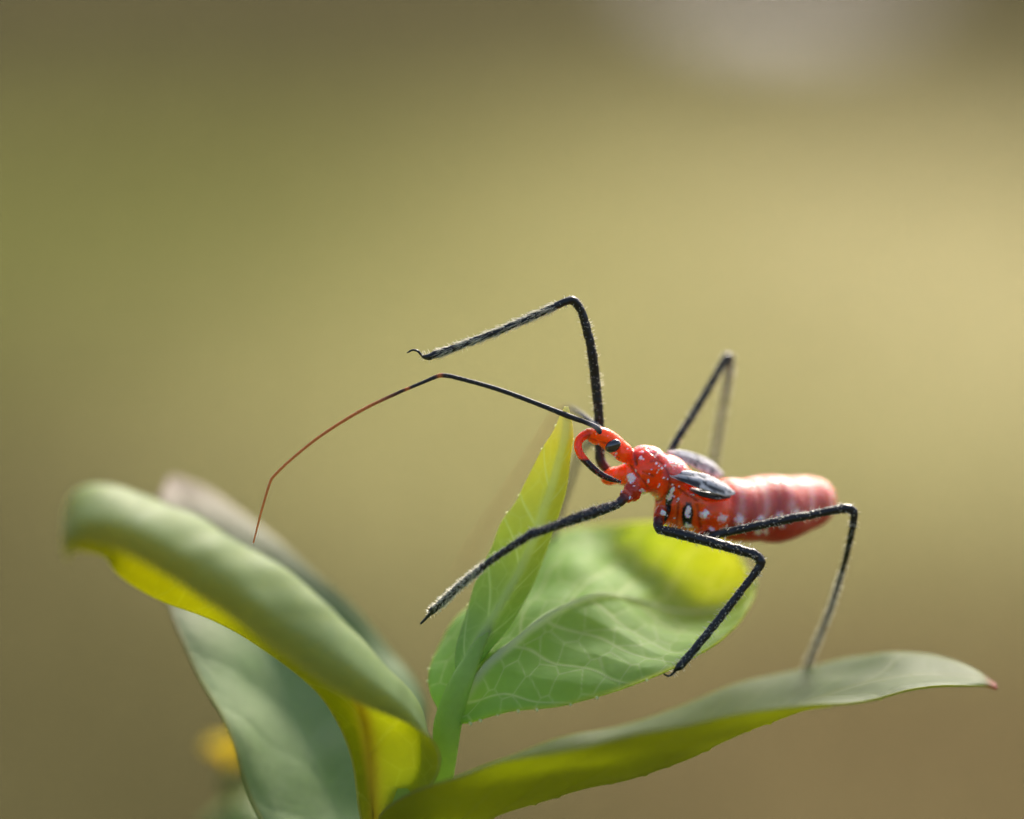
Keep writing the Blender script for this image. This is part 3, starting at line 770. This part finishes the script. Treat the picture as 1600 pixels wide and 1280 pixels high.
# antennae
def antenna(path, rad, orange_from, label):
    v, f, u, c, r, tn, ns = tube([P(*q) for q in path], rad, step=.08, nseg=10, jitter=.15, seed=3)
    X_, Y_, _d = proj(v)
    k = smooth(orange_from - .02, orange_from + .09, u)[:, None]; cc = np.array([.010, .009, .011]) * (1 - k) + np.array([.62, .16, .03]) * k
    for q in (orange_from - .02, .40):
        ring = np.exp(-((u - q) / .006) ** 2)[:, None]; cc = cc * (1 - ring) + np.array([.6, .14, .02]) * ring
    ring = np.exp(-((u - .03) / .012) ** 2)[:, None] * .7; cc = cc * (1 - ring) + np.array([.3, .28, .28]) * ring
    o = build('antenna', v, f, M_ant, bug, attrs={'wax': np.zeros(len(v))}, colour=cc, label=label)
    hm = Mesh(); hairs(hm, c, r, tn, ns, 260, .03, .07, .5, rad=.004, u0=.02); build('antenna_bristles', hm.verts(), hm.f, M_hair, o, kind='stuff')
antenna([(938, 677, .12, ), (932, 668, .05), (915, 660, 0), (885, 649, 0), (850, 635, .1), (780, 609, .3), (720, 592, .5), (697, 587, .6), (684, 588, .6), (660, 598, .5), (615, 617, .3), (560, 644, .2), (500, 682, .1), (455, 718, .1), (430, 742, .1), (422, 754, .1), (409, 797, .1), (396, 848, .1)],
        [.13, .11, .10, .115, .10, .095, .09, .095, .085, .07, .068, .064, .058, .054, .054, .052, .045, .03], .50, 'long jointed antenna, black then rusty orange, reaching the folded leaf')
antenna([(938, 671, .9), (930, 664, 1.2), (912, 650, 3.0), (895, 640, 5.5), (880, 640, 8), (865, 655, 10), (835, 705, 11.5), (790, 775, 13), (745, 845, 14.5), (715, 900, 15)],
        [.12, .11, .105, .10, .075, .06, .05, .045, .04, .03], .36, 'second antenna pointing away, blurred')

# legs
def leg(path, label, nh=500, lens=(.08, .16), lean=.25, tib=None, seed=1, tub=160, grey=0.0):
    pts = [P(*q[:3]) for q in path]; rad = [q[3] for q in path]
    v, f, u, c, r, tn, ns = tube(pts, rad, step=.05, nseg=14, jitter=.3, seed=seed)
    cc = np.tile(np.array([.005, .005, .006]), (len(v), 1)); q = value_noise(v, .22, seed + 9)
    k = (smooth(.62, .8, q) * .25)[:, None]; cc = cc * (1 - k) + np.array([.05, .047, .052]) * k
    red = (1 - smooth(.0, .05, u))[:, None]; cc = cc * (1 - red) + np.array([.20, .012, .005]) * red
    o = build('leg', v, f, M_black, bug, attrs={'wax': np.zeros(len(v))}, colour=cc, label=label)
    hm = Mesh(); hairs(hm, c, r, tn, ns, nh, lens[0], lens[1], lean, rad=.012, u0=.06, u1=.95)
    if tib: hairs(hm, c, r, tn, ns, tib[0], tib[1], tib[2], tib[3], rad=.012, u0=tib[4], u1=tib[5])
    for _ in range(tub):                                    # pale granules
        i = random.randrange(int(len(c) * .06), int(len(c) * .95)); b = np.cross(tn[i], ns[i]); a = random.uniform(0, 6.28)
        p0 = c[i] + (ns[i] * math.cos(a) + b * math.sin(a)) * r[i]; R_ = random.uniform(.010, .022)
        vv, ff = ellipsoid(p0, np.stack([tn[i] * R_ * 1.8, ns[i] * R_, b * R_]), 4, 5); hm.add(vv, ff)
    build('leg_bristles', hm.verts(), hm.f, M_hair, o, kind='stuff')
    return o

leg([(975, 779, -.1, .2), (964, 788, -.3, .17), (945, 795, -.6, .2), (915, 805, -1.1, .22), (880, 817, -1.5, .19), (848, 829, -1.9, .17), (832, 834, -2, .2), (820, 841, -1.95, .16), (770, 874, -1.5, .135), (720, 914, -.9, .14), (690, 942, -.6, .15), (676, 954, -.45, .14), (671, 960, -.4, .08), (666, 966, -.35, .055), (658, 974, -.3, .045)],
    'raised front leg crossing the young leaf', 480, (.11, .21), .2, (750, .10, .19, .6, .66, .9), seed=2, tub=70)
leg([(946, 731, 1.55, .2), (938, 718, 1.6, .2), (937, 695, 1.6, .18), (936, 655, 1.5, .19), (931, 600, 1.3, .195), (924, 545, 1.0, .19), (913, 500, .8, .17), (906, 482, .7, .17), (897, 471, .6, .18), (885, 471, .5, .15), (845, 489, .4, .14), (780, 517, .2, .13), (720, 540, .1, .13), (683, 553, .1, .15), (668, 558, .1, .12), (660, 556, .1, .06), (653, 549, .1, .05), (645, 547, .1, .045), (637, 551, .1, .03)],
    'front leg lifted high above the head', 330, (.12, .22), .15, (520, .2, .42, 3.2, .55, .9), seed=3, tub=80)
leg([(1028, 814, .4, .2), (1031, 827, .05, .18), (1060, 834, -.3, .2), (1110, 847, -.5, .205), (1160, 861, -.6, .195), (1180, 867, -.6, .195), (1188, 877, -.6, .2), (1184, 890, -.6, .165), (1160, 921, -.6, .15), (1120, 972, -.7, .16), (1080, 1021, -.8, .16), (1062, 1041, -.85, .16), (1056, 1046, -.85, .09), (1053, 1051, -.8, .055), (1046, 1056, -.75, .045), (1040, 1055, -.65, .04), (1035, 1050, -.5, .025)],
    'middle leg hooked onto the margin of the broad leaf', 360, (.13, .25), .2, seed=4, tub=130)
leg([(1103, 836, 1.15, .26), (1112, 838, .8, .2), (1130, 833, .7, .165), (1200, 818, .9, .18), (1280, 802, 1.3, .17), (1316, 795, 1.5, .18), (1331, 797, 1.6, .185), (1334, 811, 1.7, .15), (1322, 870, 2.6, .115), (1298, 950, 4.0, .11), (1271, 1016, 5.6, .11), (1258, 1048, 6.4, .11), (1252, 1060, 6.4, .06)],
    'hind leg standing on the trough shaped leaf', 360, (.10, .2), .3, (500, .10, .2, .5, .6, .97), seed=5, tub=80)
leg([(1078, 826, 3.3, .24), (1062, 790, 3.6, .2), (1046, 735, 3.4, .17), (1050, 702, 3.4, .15), (1090, 636, 4.4, .16), (1125, 576, 5.2, .16), (1137, 558, 5.6, .18), (1141, 570, 6.0, .15), (1131, 630, 7.6, .12), (1117, 710, 8.8, .12), (1105, 780, 8.6, .12), (1096, 822, 7.8, .11), (1090, 826, 7.6, .06)],
    'hind leg raised into a sharp angle above the back', 420, (.10, .2), .3, (600, .10, .22, .5, .5, .95), seed=6, tub=60)
leg([(1038, 792, 2.9, .24), (1022, 752, 4.2, .2), (985, 722, 6, .16), (945, 695, 7.4, .16), (928, 690, 7.8, .17), (910, 700, 7.8, .13), (893, 745, 8, .12), (874, 800, 8.1, .12), (862, 846, 8.1, .11), (858, 850, 8.1, .05)],
    'middle leg reaching down behind the young leaf, blurred', 200, (.08, .15), .3, seed=7)

# wing pads
def pad(path, rad, fl, label, seed, white):
    pts = [P(*q) for q in path]
    fd = nrm(Lt * .8 + D * .6)
    v, f, u, c, r, tn, ns = tube(pts, rad, step=.04, nseg=26, flat=fl, flatdir=fd, jitter=.1, seed=seed)
    up = nrm(v - np.repeat(c, 26, 0)) @ D; q = value_noise(v, .3, seed); q2 = value_noise(v, .1, seed + 1)
    ang = np.tile(np.linspace(0, 2 * math.pi, 26, endpoint=False), len(c))
    st_ = np.sin(ang * 5 + u * 3.0 + 2.5 * (q - .5))
    v = v + nrm(v - np.repeat(c, 26, 0)) * (.022 * st_ * np.sin(np.pi * u))[:, None]
    w = smooth(.1, .6, up * .5 + (q - .5) * 1.3 + white + .38 * st_) * smooth(.2, .5, q2 + .12) * (.6 + .4 * q2)
    w = w * (1 - .8 * np.exp(-((up - .1) / .12) ** 2))
    cc = np.array([.012, .010, .012]) * (1 - w[:, None]) + np.array([.74, .72, .72]) * w[:, None]
    rd = (1 - smooth(.0, .18, u))[:, None] * .4; cc = cc * (1 - rd) + np.array([.7, .15, .1]) * rd
    build('wing_pad', v, f, M_padm, bug, attrs={'wax': w * .6}, colour=cc, label=label)
M_padm = chitin('wing_pad_cuticle', rough=.4, coat=.15, bump=.3, bscale=6000)
pad([(1052, 742, .35), (1075, 746, .45), (1105, 755, .8), (1130, 765, 1.2), (1146, 770, 1.5)], [.16, .30, .38, .32, .10], .3, 'black and white wing pad on the near flank', 3, .6)
pad([(1080, 765, .65), (1100, 771, .85), (1122, 775, 1.2), (1139, 776, 1.5)], [.08, .17, .17, .08], .6, 'lower narrow black and white wing pad', 5, 0)
pad([(1046, 708, 1.9), (1070, 714, 2.3), (1095, 725, 2.8), (1115, 735, 3.2), (1127, 741, 3.5)], [.12, .28, .36, .34, .15], .35, 'pale wing pad on the far side of the back', 8, .9)
